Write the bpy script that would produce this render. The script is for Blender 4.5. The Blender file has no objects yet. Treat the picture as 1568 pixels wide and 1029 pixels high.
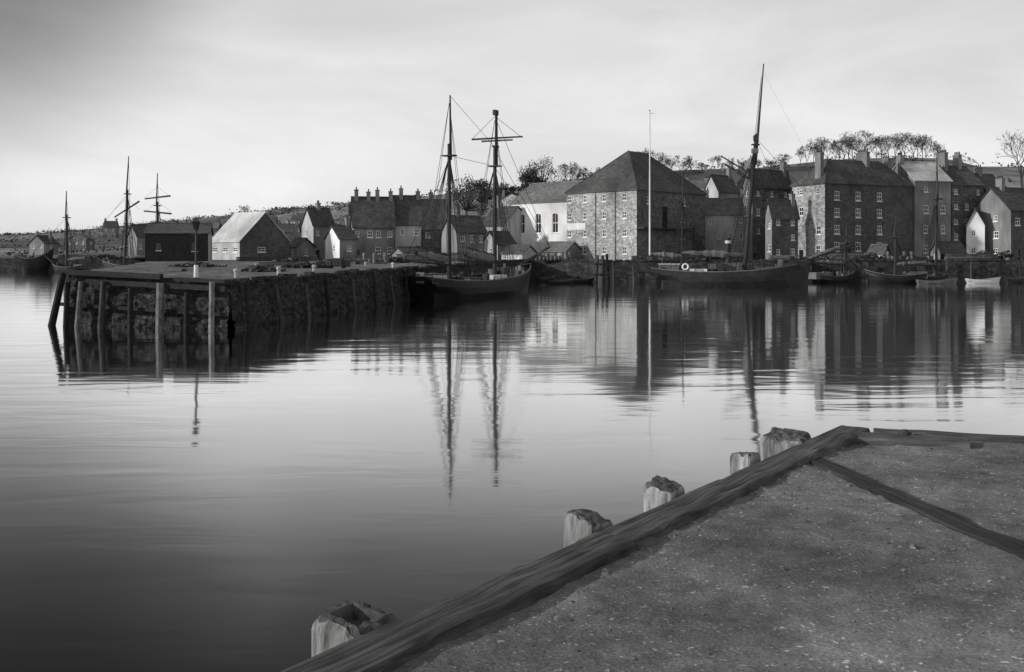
import bpy, bmesh, math, random
from mathutils import Vector, noise, Matrix
R=random.Random(7)
F=1500.0; H=5.7; YH=388.0
def X(px,d): return (px-784.0)/F*d
def Z(py,d): return H+(YH-py)/F*d
def V(*a): return Vector(a)
scene=bpy.context.scene
# ------------------------------------------------------------------ materials
def nd(t,typ,**k):
    n=t.nodes.new(typ)
    for a,b in k.items(): setattr(n,a,b)
    return n
def mat(name,base,var=.3,scale=1.0,rough=.9,kind='noise',bump=.3,size=(.6,.6,.3),spec=.25,bd=.03,rot=0):
    m=bpy.data.materials.new(name); m.use_nodes=True; t=m.node_tree; L=t.links
    b=t.nodes['Principled BSDF']; b.inputs['Roughness'].default_value=rough
    b.inputs['Specular IOR Level'].default_value=spec
    tc=nd(t,'ShaderNodeTexCoord')
    n=nd(t,'ShaderNodeTexNoise'); n.inputs['Scale'].default_value=scale; n.inputs['Detail'].default_value=8; n.inputs['Roughness'].default_value=.65
    m0=nd(t,'ShaderNodeMapping'); m0.inputs['Rotation'].default_value=(0,0,-rot); L.new(tc.outputs['Object'],m0.inputs[0])
    mp=nd(t,'ShaderNodeMapping'); L.new(m0.outputs[0],mp.inputs[0])
    if kind=='streak': mp.inputs['Scale'].default_value=(1,1,.25)
    L.new(mp.outputs[0],n.inputs['Vector'])
    r=nd(t,'ShaderNodeMapRange'); r.inputs[1].default_value=.3; r.inputs[2].default_value=.7
    r.inputs[3].default_value=base*(1-var); r.inputs[4].default_value=base*(1+var)
    L.new(n.outputs[0],r.inputs[0]); out=r.outputs[0]; hgt=n.outputs[0]
    if kind in('stone','slate','brick'):
        mp2=nd(t,'ShaderNodeMapping'); L.new(tc.outputs['Object'],mp2.inputs[0])
        mp2.inputs['Scale'].default_value=tuple(1/s for s in size)
        v=nd(t,'ShaderNodeTexVoronoi'); v.inputs['Scale'].default_value=1; L.new(mp2.outputs[0],v.inputs['Vector'])
        bw=nd(t,'ShaderNodeSeparateColor'); L.new(v.outputs['Color'],bw.inputs[0])
        r2=nd(t,'ShaderNodeMapRange'); r2.inputs[3].default_value=.65 if kind=='stone' else .78; r2.inputs[4].default_value=1.4 if kind=='stone' else 1.25
        L.new(bw.outputs[0],r2.inputs[0])
        mu=nd(t,'ShaderNodeMath',operation='MULTIPLY'); L.new(out,mu.inputs[0]); L.new(r2.outputs[0],mu.inputs[1])
        v2=nd(t,'ShaderNodeTexVoronoi',feature='DISTANCE_TO_EDGE'); v2.inputs['Scale'].default_value=1; L.new(mp2.outputs[0],v2.inputs['Vector'])
        r3=nd(t,'ShaderNodeMapRange'); r3.inputs[2].default_value=.09; r3.inputs[3].default_value=.65; r3.inputs[4].default_value=1
        L.new(v2.outputs[0],r3.inputs[0])
        mu2=nd(t,'ShaderNodeMath',operation='MULTIPLY'); L.new(mu.outputs[0],mu2.inputs[0]); L.new(r3.outputs[0],mu2.inputs[1])
        out=mu2.outputs[0]; hgt=r3.outputs[0]
    if kind=='wood':
        mp.inputs['Scale'].default_value=size
        n2=nd(t,'ShaderNodeTexNoise'); n2.inputs['Scale'].default_value=3; n2.inputs['Detail'].default_value=4; L.new(tc.outputs['Object'],n2.inputs['Vector'])
        r2=nd(t,'ShaderNodeMapRange'); r2.inputs[1].default_value=.3; r2.inputs[2].default_value=.7; r2.inputs[3].default_value=.65; r2.inputs[4].default_value=1.35
        L.new(n2.outputs[0],r2.inputs[0]); mu=nd(t,'ShaderNodeMath',operation='MULTIPLY'); L.new(out,mu.inputs[0]); L.new(r2.outputs[0],mu.inputs[1]); out=mu.outputs[0]
    n3=nd(t,'ShaderNodeTexNoise'); n3.inputs['Scale'].default_value=.13; n3.inputs['Detail'].default_value=4; L.new(tc.outputs['Object'],n3.inputs['Vector'])
    r4=nd(t,'ShaderNodeMapRange'); r4.inputs[1].default_value=.3; r4.inputs[2].default_value=.7; r4.inputs[3].default_value=.68; r4.inputs[4].default_value=1.32
    L.new(n3.outputs[0],r4.inputs[0]); mu3=nd(t,'ShaderNodeMath',operation='MULTIPLY'); L.new(out,mu3.inputs[0]); L.new(r4.outputs[0],mu3.inputs[1])
    L.new(mu3.outputs[0],b.inputs['Base Color'])
    if bump>0:
        bp=nd(t,'ShaderNodeBump'); bp.inputs['Strength'].default_value=bump; bp.inputs['Distance'].default_value=bd
        L.new(hgt,bp.inputs['Height']); L.new(bp.outputs[0],b.inputs['Normal'])
    return m
M={}
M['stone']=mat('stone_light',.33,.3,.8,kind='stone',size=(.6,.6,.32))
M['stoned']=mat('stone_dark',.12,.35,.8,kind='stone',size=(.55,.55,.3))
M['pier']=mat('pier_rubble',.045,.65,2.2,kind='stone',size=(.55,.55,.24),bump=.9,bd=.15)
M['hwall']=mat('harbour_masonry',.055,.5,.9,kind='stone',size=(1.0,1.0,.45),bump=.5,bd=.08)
M['brick']=mat('brick_dark',.10,.3,.9,kind='brick',size=(.45,.45,.25))
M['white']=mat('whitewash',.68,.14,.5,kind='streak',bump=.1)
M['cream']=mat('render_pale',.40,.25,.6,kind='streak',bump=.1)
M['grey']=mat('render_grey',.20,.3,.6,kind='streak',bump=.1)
M['slate']=mat('slate_roof',.075,.35,.9,kind='slate',size=(.6,.6,.3),rough=.7)
M['slatel']=mat('slate_roof_pale',.15,.3,.9,kind='slate',size=(.6,.6,.3),rough=.6)
M['roofb']=mat('bright_roof',.5,.2,.7,kind='streak',rough=.6)
M['glass']=mat('window_glass',.02,.3,1,rough=.15,bump=0,spec=.5)
M['frame']=mat('sash_paint',.7,.1,1,bump=0)
M['lwhite']=mat('white_paint',.72,.1,2,bump=0)
M['blackwood']=mat('tarred_timber',.028,.4,2,kind='wood',size=(1,1,4),bump=.4)
M['pile']=mat('weathered_pile',.07,.5,2,kind='wood',size=(3,3,.5),bump=.5)
M['pilel']=mat('weathered_pile_pale',.2,.55,2,kind='wood',size=(3,3,.5),bump=.5)
M['hull']=mat('hull_black',.025,.3,1,rough=.45,bump=.1)
M['hullg']=mat('hull_grey',.04,.4,1,rough=.5,bump=.1)
M['rail']=mat('rail_paint',.2,.3,1,bump=.1)
M['deck']=mat('deck_planks',.14,.3,2,bump=.2)
M['mast']=mat('mast_wood',.05,.3,1.5,bump=.1)
M['rope']=mat('rigging',.02,.2,1,bump=0)
M['sail']=mat('furled_canvas',.16,.4,2,bump=.5)
M['earth']=mat('quay_earth',.14,.6,.5,bump=.5)
M['bark']=mat('bark',.06,.3,1,bump=0)
M['leaf']=mat('foliage',.055,.5,.6,bump=0)
M['iron']=mat('iron',.035,.3,4,rough=.6,bump=.1)
# ------------------------------------------------------------------ mesh builder
class MB:
    def __init__(s,mats): s.v=[];s.f=[];s.m=[];s.mats=mats
    def add(s,vs,fs,mi=0):
        o=len(s.v); s.v+= [tuple(p) for p in vs]
        for f in fs: s.f.append(tuple(i+o for i in f)); s.m.append(mi)
    def quad(s,a,b,c,d,mi=0): s.add([a,b,c,d],[(0,1,2,3)],mi)
    def box(s,c,x,y,z,mi=0,taper=1):
        vs=[]
        for k in(-1,1):
            q=taper if k==1 else 1
            for i,j in((-1,-1),(1,-1),(1,1),(-1,1)): vs.append(c+x*i*q+y*j*q+z*k)
        s.add(vs,[(0,3,2,1),(4,5,6,7),(0,1,5,4),(1,2,6,5),(2,3,7,6),(3,0,4,7)],mi)
    def tube(s,a,b,r0,r1=None,n=6,mi=0,cap=True):
        if r1 is None:r1=r0
        d=(b-a)
        if d.length<1e-6:return
        d.normalize(); u=d.orthogonal().normalized(); w=d.cross(u); vs=[]
        for p,r in((a,r0),(b,r1)):
            for i in range(n):
                an=2*math.pi*i/n; vs.append(p+(u*math.cos(an)+w*math.sin(an))*r)
        fs=[(i,(i+1)%n,n+(i+1)%n,n+i) for i in range(n)]
        if cap: fs+=[tuple(range(n))[::-1],tuple(range(n,2*n))]
        s.add(vs,fs,mi)
    def build(s,name,parent=None,smooth=False,normals=True):
        me=bpy.data.meshes.new(name); me.from_pydata(s.v,[],s.f)
        for m in s.mats: me.materials.append(M[m])
        me.polygons.foreach_set('material_index',s.m)
        if smooth: me.polygons.foreach_set('use_smooth',[True]*len(s.f))
        me.update()
        if normals:
            bm=bmesh.new(); bm.from_mesh(me); bmesh.ops.recalc_face_normals(bm,faces=bm.faces); bm.to_mesh(me); bm.free()
        o=bpy.data.objects.new(name,me); scene.collection.objects.link(o)
        if parent: o.parent=parent; o.location=-parent.location
        return o
def empty(name,loc):
    e=bpy.data.objects.new(name,None); e.location=loc; e.empty_display_size=.5; scene.collection.objects.link(e); return e
UP=V(0,0,1)
# ------------------------------------------------------------------ terrain
prof=[(-900,375),(0,362),(80,356),(200,347),(300,337),(380,328),(440,320),(500,318),(560,310),(640,303),(700,298),(760,294),(830,286),(900,277),(950,268),(1050,262),(1150,260),(1230,252),(1300,246),(1400,244),(1450,246),(1500,258),(1568,258),(2400,280)]
def interp(tab,x):
    if x<=tab[0][0]:return tab[0][1]
    for (a,b),(c,d) in zip(tab,tab[1:]):
        if x<=c:return b+(d-b)*(x-a)/(c-a)
    return tab[-1][1]
def Dr(px): return interp([(0,900),(350,800),(560,560),(800,470),(2400,470)],px)
def ss(t): t=max(0,min(1,t)); return t*t*(3-2*t)
def hz(px,d):
    dr=Dr(px); zr=H+(YH-interp(prof,px))/F*dr
    st=320 if px<240 else 285
    t=(d-st)/(dr-st); z=4.19+(zr-4.19)*ss(t)
    if d>st: z+=noise.noise(V(X(px,d)*.012,d*.012,0))*3*min(1,(d-st)/80)*(1 if t<.9 else .4)
    return z if d>st else 4.19
def hillmat():
    m=mat('hillside',.14,.35,.05,bump=0); t=m.node_tree;L=t.links  # base tone lifted so that aerial haze is part of the colour
    tc=nd(t,'ShaderNodeTexCoord'); v=nd(t,'ShaderNodeTexVoronoi'); v.inputs['Scale'].default_value=.012; L.new(tc.outputs['Object'],v.inputs['Vector'])
    e=nd(t,'ShaderNodeTexVoronoi',feature='DISTANCE_TO_EDGE'); e.inputs['Scale'].default_value=.012; L.new(tc.outputs['Object'],e.inputs['Vector'])
    s=nd(t,'ShaderNodeSeparateColor'); L.new(v.outputs['Color'],s.inputs[0])
    r=nd(t,'ShaderNodeMapRange'); r.inputs[3].default_value=.6; r.inputs[4].default_value=1.6; L.new(s.outputs[0],r.inputs[0])
    r2=nd(t,'ShaderNodeMapRange'); r2.inputs[2].default_value=.04; r2.inputs[3].default_value=.4; L.new(e.outputs[0],r2.inputs[0])
    b=t.nodes['Principled BSDF']; src=b.inputs['Base Color'].links[0].from_socket
    a=nd(t,'ShaderNodeMath',operation='MULTIPLY'); L.new(src,a.inputs[0]); L.new(r.outputs[0],a.inputs[1])
    c=nd(t,'ShaderNodeMath',operation='MULTIPLY'); L.new(a.outputs[0],c.inputs[0]); L.new(r2.outputs[0],c.inputs[1]); L.new(c.outputs[0],b.inputs['Base Color'])
    return m
M['hill']=hillmat()
g=MB(['hill','hwall'])
pxs=list(range(-900,2401,15)); rows=[]
fr=[0,0,.02,.05,.1,.16,.22,.28,.35,.42,.5,.58,.66,.74,.8,.86,.92,.96,1,1.05,1.15,1.5,2.5,4]
nv=len(fr)
for px in pxs:
    ds=316 if px<78 else (300 if px<240 else 270)
    dr=Dr(px)
    for i,q in enumerate(fr):
        d=ds+(dr-ds)*q; z=hz(px,d)
        if q>1: z=hz(px,dr)-2*(q-1)*6
        if i==0: z=-2
        g.v.append((X(px,d),d,z))
for i in range(len(pxs)-1):
    for j in range(nv-1):
        a=i*nv+j; g.f.append((a,a+1,a+nv+1,a+nv)); g.m.append(1 if j==0 else 0)
g.build('hill_terrain',smooth=False)
# water
wm=bpy.data.materials.new('harbour_water'); wm.use_nodes=True; t=wm.node_tree; L=t.links; t.nodes.clear()
out=nd(t,'ShaderNodeOutputMaterial'); mix=nd(t,'ShaderNodeMixShader'); gl=nd(t,'ShaderNodeBsdfGlossy'); df=nd(t,'ShaderNodeBsdfDiffuse')
gl.inputs['Color'].default_value=(.97,.97,.97,1); gl.inputs['Roughness'].default_value=.06; df.inputs['Color'].default_value=(.010,.010,.010,1)
fn=nd(t,'ShaderNodeFresnel'); fn.inputs['IOR'].default_value=1.33
cr=nd(t,'ShaderNodeValToRGB'); el=cr.color_ramp.elements
def setramp(cr,pts):
    e=cr.color_ramp.elements
    while len(e)>1:e.remove(e[-1])
    e[0].position=pts[0][0]; e[0].color=(pts[0][1],)*3+(1,)
    for p,c in pts[1:]:
        x=e.new(p); x.color=(c,c,c,1)
setramp(cr,[(0,.02),(.10,.055),(.18,.2),(.30,.6),(.43,.9),(.7,.97)])
L.new(fn.outputs[0],cr.inputs[0]); L.new(cr.outputs[0],mix.inputs[0]); L.new(df.outputs[0],mix.inputs[1]); L.new(gl.outputs[0],mix.inputs[2]); L.new(mix.outputs[0],out.inputs[0])
tc=nd(t,'ShaderNodeTexCoord'); mp=nd(t,'ShaderNodeMapping'); mp.inputs['Scale'].default_value=(.12,.4,1); L.new(tc.outputs['Object'],mp.inputs[0])
n1=nd(t,'ShaderNodeTexNoise'); n1.inputs['Scale'].default_value=1; n1.inputs['Detail'].default_value=3; n1.inputs['Distortion'].default_value=.6; L.new(mp.outputs[0],n1.inputs['Vector'])
bp=nd(t,'ShaderNodeBump'); bp.inputs['Strength'].default_value=1; bp.inputs['Distance'].default_value=.025; L.new(n1.outputs[0],bp.inputs['Height'])
L.new(bp.outputs[0],gl.inputs['Normal'])
M['water']=wm
g=MB(['water']); g.quad(V(-5000,-600,0),V(5000,-600,0),V(5000,5000,0),V(-5000,5000,0)); g.build('water')
# ------------------------------------------------------------------ pier
pier=empty('stone_pier',(-25,100,4))
Lp=[V(-35.3,78,4.1),V(-46,112,4.1),V(-67,180,4.2)]; Rp=[V(-21,73,3.6),V(-12.5,122,3.75),V(-2,181,4.2)]
def poly(P,t):
    t*=len(P)-1; i=min(int(t),len(P)-2); return P[i].lerp(P[i+1],t-i)
def pz(t,u):
    p=poly(Lp,t).lerp(poly(Rp,t),u); p.z+=noise.noise(p*.4)*.12+noise.noise(p*1.1)*.1; return p
g=MB(['earth']); NR,NC=120,28
for i in range(NR+1):
    for j in range(NC+1): g.v.append(tuple(pz(i/NR,j/NC)))
for i in range(NR):
    for j in range(NC):
        a=i*(NC+1)+j; g.f.append((a,a+1,a+NC+2,a+NC+1)); g.m.append(0)
g.build('pier_surface',pier)
def rubble(g,A,B,n,zl,m=14,amp=.18,mi=0,batter=.6):
    d=(B-A); nrm=V(d.y,-d.x,0).normalized(); o=len(g.v)
    for i in range(n+1):
        p=A.lerp(B,i/n)
        for j in range(m+1):
            q=j/m; z=p.z+.03+(zl-p.z)*q
            am=amp*(noise.noise(V(p.x*1.3,p.y*1.3,z*1.8))+.6*noise.noise(V(p.x*3,p.y*3,z*4)))
            w=p+nrm*(am+batter*q-.1); g.v.append((w.x,w.y,z))
    for i in range(n):
        for j in range(m):
            a=o+i*(m+1)+j; g.f.append((a,a+1,a+m+2,a+m+1)); g.m.append(mi)
g=MB(['pier'])
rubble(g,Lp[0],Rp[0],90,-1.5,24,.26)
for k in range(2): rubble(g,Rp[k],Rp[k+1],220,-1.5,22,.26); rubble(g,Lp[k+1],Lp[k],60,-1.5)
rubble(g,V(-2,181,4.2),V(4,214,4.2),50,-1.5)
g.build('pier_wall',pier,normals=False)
g=MB(['pier'])
def coping(g,A,B,step=1.3,w=.5,h=.16,mi=0,jit=.06):
    d=B-A; n=max(1,int(d.length/step)); u=d.normalized(); nr=V(u.y,-u.x,0).normalized()
    for i in range(n):
        if R.random()<.12: continue
        c=A.lerp(B,(i+.5)/n)+UP*(.1+R.uniform(-jit,jit))-nr*(.25+R.uniform(-jit,jit)*1.5)
        a=R.uniform(-jit,jit); g.box(c,(u+nr*a)*(step/2*R.uniform(.7,.97)),(nr-u*a)*w*.6,UP*h*R.uniform(.7,1.3)+u*R.uniform(-.03,.03),mi)
coping(g,Rp[0],Rp[1],1.1,jit=.12); coping(g,Rp[1],Rp[2],1.3,jit=.1); coping(g,V(-2,181,4.2),V(4,214,4.2))
g.build('coping_stones',pier)
g=MB(['blackwood','pile','pilel'])
fd=(Rp[0]-Lp[0]).normalized(); fn_=V(fd.y,-fd.x,0).normalized()
A0=Lp[0]; B0=Rp[0]
g.box(A0.lerp(B0,.3)+fn_*.55+UP*.14,(B0-A0)*.32,fn_*.22,UP*.2,0)
g.box(A0.lerp(B0,.6)+fn_*.95-UP*.5,(B0-A0)*.42,fn_*.18,UP*.19,0)
g.box(A0.lerp(B0,.5)+fn_*.8-UP*2.4,(B0-A0)/2*1.0,fn_*.15,UP*.13,0)
g.box(A0.lerp(B0,.85)+fn_*.5+UP*.02,(B0-A0)*.15,fn_*.2,UP*.14,0)
for px,mi,w,tz in((143,2,.2,-.5),(177,1,.24,-.4),(263,2,.3,-.3),(341,2,.2,.0),(122,0,.2,-.6),(218,0,.2,-.8),(303,0,.2,-.9)):
    k=(px-784)/F; s=(k*A0.y-A0.x)/(fd.x-k*fd.y); p=A0+fd*s
    lean=fd*R.uniform(-.3,.2)
    g.tube(p+fn_*1.6-UP*(p.z+1.5)+lean,V(p.x,p.y,p.z+tz)+fn_*1.3,w*1.1,w,8,mi)
g.tube(V(A0.x-1.3,A0.y-.8,-1.5),A0+V(-.1,-.7,.1),.32,.26,8,0)
g.tube(V(A0.x-1.5,A0.y+2.8,-1.5),A0+V(-.3,2.2,.1),.3,.26,8,0)
for q,mi,tz in((.03,0,.1),(.14,1,-.4),(.27,1,-.7),(.37,0,-.3),(.52,1,-.6),(.66,0,-.2),(.78,1,-.5),(.9,0,0)):
    p=B0.lerp(Rp[1],q); dd=(Rp[1]-B0).normalized(); nr=V(dd.y,-dd.x,0)
    g.tube(V(p.x,p.y,-1.5)+nr*(1.1+R.uniform(-.1,.2))+dd*R.uniform(-.4,.4),p+nr*.55+UP*tz,.2,.17,7,mi)
g.build('fender_piles',pier,smooth=False)
# main quay
qz=4.2
quay=empty('harbour_quay',(60,230,4))
g=MB(['earth'])
pts=[(-67,180),(-2,181),(4,214),(18.4,209),(18.4,197),(60,196),(60,199),(230,199),(230,285),(-150,320),(-150,302),(-108,302),(-98,278)]
g.add([V(x,y,qz) for x,y in pts],[tuple(range(len(pts)))])
o=g.build('quay_surface',quay)
bm=bmesh.new(); bm.from_mesh(o.data); bmesh.ops.triangulate(bm,faces=bm.faces); bm.to_mesh(o.data); bm.free()
g=MB(['hwall'])
for i in range(2,7): 
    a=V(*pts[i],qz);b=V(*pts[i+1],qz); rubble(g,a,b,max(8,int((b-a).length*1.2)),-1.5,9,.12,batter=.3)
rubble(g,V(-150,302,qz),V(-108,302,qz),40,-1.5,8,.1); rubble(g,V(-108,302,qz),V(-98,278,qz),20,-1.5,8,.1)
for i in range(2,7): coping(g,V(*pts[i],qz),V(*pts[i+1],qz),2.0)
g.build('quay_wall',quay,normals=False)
g=MB(['blackwood','pile'])
for k in range(22):
    x=19+k*4.9+R.uniform(-1.4,1.4); y=(195.2 if x<60 else 198.2)
    g.tube(V(x,y-.3,-1.5),V(x+R.uniform(-.2,.2),y,4.1+R.uniform(-.8,.5)),.22,.18,6,R.choice([0,0,1]))
g.build('fender_posts',quay)
dol=empty('mooring_dolphin',(X(922,190),190,0)); g=MB(['pile','blackwood'])
for dx,dy in((-1.2,0),(0,-.6),(1.3,.3),(.3,1)):
    g.tube(V(X(922,190)+dx*1.1,190+dy,-1.5),V(X(922,190)+dx*.7,190+dy,5+R.uniform(-.4,.8)),.3,.26,8,R.choice([0,1]))
g.box(V(X(922,190),189.3,3.6),V(1.5,0,0),V(0,.15,0),UP*.18,1); g.box(V(X(922,190),189.2,1.6),V(1.6,0,0),V(0,.15,0),UP*.18,1)
g.build('piles',dol)
# ------------------------------------------------------------------ houses
def facade(W,G,Fm,O,u,wd,h,n,wins,arch=False):
    us=sorted(set([0,wd]+[w[0] for w in wins]+[w[2] for w in wins])); vs=sorted(set([0,h]+[w[1] for w in wins]+[w[3] for w in wins]))
    P=lambda a,b,k=0:O+u*a+UP*b+n*k
    for a,b in zip(us,us[1:]):
        for c,d in zip(vs,vs[1:]):
            mu,mv=(a+b)/2,(c+d)/2
            if any(w[0]<mu<w[2] and w[1]<mv<w[3] for w in wins): continue
            W.quad(P(a,c),P(b,c),P(b,d),P(a,d))
    for w in wins:
        a,c,b,d=w[:4]; dep=-.2; ty=w[4] if len(w)>4 else 'w'
        for (p,q),(r,s) in (((a,c),(b,c)),((b,c),(b,d)),((b,d),(a,d)),((a,d),(a,c))):
            W.quad(P(p,q),P(r,s),P(r,s,dep),P(p,q,dep))
        G.quad(P(a,c,dep),P(b,c,dep),P(b,d,dep),P(a,d,dep))
        if ty=='door': continue
        t=.09; k=dep+.06
        hw=(b-a)/2; hh=(d-c)/2; cu=(a+b)/2; cv=(c+d)/2
        for (x,y,sx,sy) in ((a+t,cv,t,hh),(b-t,cv,t,hh),(cu,c+t,hw-2*t,t),(cu,d-t,hw-2*t,t),(cu,cv,hw-2*t,.07)):
            Fm.box(P(x,y,k),u*sx,n*.03,UP*sy)
        Fm.box(P(cu,cv,k-.008),u*.045,n*.02,UP*(hh-.15))
        Fm.box(P(cu,c-.09,.04),u*(hw+.1),n*.1,UP*.08)
        if arch:
            r=hw; spr=d-r; N=8
            for sgn in(-1,1):
                arc=[P(cu+sgn*r*math.cos(i/N*math.pi/2),spr+r*math.sin(i/N*math.pi/2),-.004) for i in range(N+1)]
                W.add([P(cu+sgn*r,d,-.004)]+arc,[tuple(range(N+2))])
def wing(wd,h,cols,rows,w=1.0,hh=1.6,skip=()):
    out=[]
    if not cols:return out
    rr=random.Random(int(wd*100+h*10)); co=[rr.uniform(-.12,.12) for _ in range(cols)]
    for i in range(cols):
        for j in range(rows):
            if (i,j) in skip or (rows*cols>5 and rr.random()<.1): continue
            cu=(i+.5+co[i]+rr.uniform(-.03,.03))*wd/cols; cv=(j+.55)*h/rows
            ww=w*rr.choice([1,1,.85,1.1])
            H2=min(hh,h/rows*.62)*(1 if rr.random()<.7 else .8)*(.8 if j==rows-1 and rows>2 else 1)
            if rows>1 and j==0 and rr.random()<.3: out.append((cu-w/2,.05,cu+w/2,min(2.3,h/rows*.85),'door')); continue
            out.append((cu-ww/2,cv-H2/2,cu+ww/2,cv+H2/2))
    return out
def house_w(name,C,a,LL,LR,zb,ze,zr,roof='gL',mw='grey',mr='slate',wL=(3,2),wR=(2,2),chim=(),ov=.35,mw2=None,winsL=None,winsR=None,arch=False,ws=(1.0,1.6)):
    a=math.radians(a); uL=V(-math.cos(a),math.sin(a),0); uR=V(math.sin(a),math.cos(a),0); C=V(C[0],C[1],zb)
    e=empty(name,C+(uL*LL+uR*LR)/2)
    W=MB([mw]);W2=MB([mw2 or mw]);G=MB(['glass']);Fm=MB(['frame']);h=ze-zb
    P=lambda s,t,z:V(C.x,C.y,z)+uL*s+uR*t
    wl=winsL if winsL is not None else wing(LL,h,*wL,*ws); wr=winsR if winsR is not None else wing(LR,h,*wR,*ws)
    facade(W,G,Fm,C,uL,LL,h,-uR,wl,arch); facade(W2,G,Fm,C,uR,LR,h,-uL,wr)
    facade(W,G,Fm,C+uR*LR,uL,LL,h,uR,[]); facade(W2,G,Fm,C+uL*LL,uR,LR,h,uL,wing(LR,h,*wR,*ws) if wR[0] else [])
    Rf=MB([mr]); th=.18
    if roof=='hip':
        m=min(LL,LR)/2
        if LL>=LR: r0,r1=(m,LR/2),(LL-m,LR/2)
        else: r0,r1=(LL/2,m),(LL/2,LR-m)
        if abs(LL-LR)<1: r0=r1=(LL/2,LR/2); r1=(LL/2+.3,LR/2)
        sl=(zr-ze)/m; zo=ze-ov*sl
        cs=[(-ov,-ov),(LL+ov,-ov),(LL+ov,LR+ov),(-ov,LR+ov)]
        vs=[P(s,t,zo+.1) for s,t in cs]+[P(*r0,zr+.1),P(*r1,zr+.1)]+[P(s,t,zo-.12) for s,t in cs]
        if LL>=LR: fs=[(0,4,5,1),(1,5,2),(2,5,4,3),(3,4,0)]
        else: fs=[(0,4,1),(1,4,5,2),(2,5,3),(3,5,4,0)]
        fs+=[(0,1,7,6),(1,2,8,7),(2,3,9,8),(3,0,6,9),(6,7,8,9)]
        Rf.add(vs,fs)
        for s_,t_ in cs:
            q=P(*(r0 if (P(s_,t_,0)-P(*r0,0)).length<(P(s_,t_,0)-P(*r1,0)).length else r1),zr+.15); Rf.tube(P(s_,t_,zo+.15),q,.12,.12,5)
    else:
        if roof=='gL': Q=P; A,B=LL,LR; WW=W2
        else: Q=lambda s,t,z:P(t,s,z); A,B=LR,LL; WW=W
        sl=(zr-ze)/(B/2); zo=ze-ov*sl
        for s in(0,A): WW.add([Q(s,0,ze),Q(s,B,ze),Q(s,B/2,zr)],[(0,1,2)])
        for sgn in(0,1):
            t0=-ov if sgn==0 else B+ov
            vs=[Q(-ov,t0,zo+.06),Q(A+ov,t0,zo+.06),Q(A+ov,B/2,zr+.06),Q(-ov,B/2,zr+.06)]
            vs+=[v+UP*th for v in vs]
            Rf.add(vs,[(0,1,2,3),(4,5,6,7),(0,1,5,4),(1,2,6,5),(2,3,7,6),(3,0,4,7)])
        Rf.tube(Q(-ov,B/2,zr+.25),Q(A+ov,B/2,zr+.25),.14,.14,5)
    Ch=MB(['stoned' if mw in('brick','stoned') else 'grey','iron'])
    for (s,t,top,w) in chim:
        base=ze-.5; cz=(base+top)/2
        Ch.box(P(s*LL,t*LR,cz),uL*w,uR*.45,UP*(top-base)/2); Ch.box(P(s*LL,t*LR,top+.1),uL*(w+.1),uR*.55,UP*.12)
        k=max(2,int(w*2/.45))
        for i in range(k):
            p=P(s*LL,t*LR,top+.2)+uL*((i+.5)/k*2-1)*w; Ch.tube(p,p+UP*.7,.15,.12,6,1)
    W.build('walls',e,normals=False); W2.build('side_walls',e,normals=False); Rf.build('roof',e)
    if G.f: G.build('windows',e,normals=False)
    if Fm.f: Fm.build('window_frames',e)
    if Ch.f: Ch.build('chimneys',e)
    return e,P,uL,uR,LL,LR
def house(name,cpx,d,a,pl,pr,ye,yr,zb=4.2,LL=None,LR=None,**k):
    ar=math.radians(a); uL=V(-math.cos(ar),math.sin(ar),0); uR=V(math.sin(ar),math.cos(ar),0); C=V(X(cpx,d),d,0)
    def ln(px,u): q=(px-784)/F; return (q*C.y-C.x)/(u.x-q*u.y)
    if LL is None: LL=ln(pl,uL)
    if LR is None: LR=ln(pr,uR)
    dc=(C+(uL*LL+uR*LR)/2).y
    ch=[(s,t,Z(y,dc),w) for s,t,y,w in k.pop('chim',())]
    return house_w(name,C,a,LL,LR,zb,Z(ye,d),Z(yr,dc),chim=ch,**k)
def rowsw(xs,ys,w,hh): return [(x-w/2,y-hh/2,x+w/2,y+hh/2) for x in xs for y in ys]
e,P,uL,uR,LL,LR=house('stone_warehouse',975,212,45,868,1080,288,233,roof='hip',mw='stone',mw2='stoned',  # same stone, darker on the right wall: its shade is put into the colour
   winsL=rowsw([3.4,9.2,14.8,19.5],[2.2,6.0,10.0,13.9],1.25,1.7),wR=(0,0),winsR=rowsw([4.2,17.5],[13.2],1.3,1.6)+[(9.2,6.6,11.2,12,'door')]+rowsw([16.8],[5.6,9.4],1.2,1.6))
g=MB(['white']); c=P(LL*.86,0,Z(347,225))-uR*.08; g.box(c,uL*2.9,uR*.06,UP*.75); sg=g.build('sign_board',e)
g=MB(['iron','stoned','blackwood'])
g.box(P(0,LR*.35,Z(350,218))-uL*.9,uR*LR*.34,uL*.9,UP*.14,0)
for i in range(14):
    c=P(0,LR*.72+i*.42,4.2+7.0-i*.5)-uL*1.0; g.box(c,uR*.22,uL*.8,UP*.08,2)
g.box(P(0,LR*.72+2.8,4.2+4.2)-uL*1.85,(uR*.42*14-UP*.5*14)/2,uL*.05,UP*.12,2)
g.tube(P(0,LR*.72,4.2)-uL*1.8,P(0,LR*.72,12.1)-uL*1.8,.12,.12,6,2)
g.build('canopy_and_stairs',e)
g=MB(['iron'])
for s in(.29,.57): g.tube(P(LL*s,0,4.3)-uR*.15,P(LL*s,0,19.5)-uR*.15,.07,.07,6)
g.build('drainpipes',e)
house('market_hall',868,232,42,783,0,308,280,LR=16,roof='gL',mw='white',mr='slatel',wR=(0,0),winsL=[(x-.95,6.4,x+.95,11.2) for x in (3.6,8.9,14.2)],arch=True)
house('lean_to_shed',866,219,42,806,0,385,372,LR=6,roof='gL',mw='grey',mr='slatel',wL=(3,1),wR=(0,0))
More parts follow.
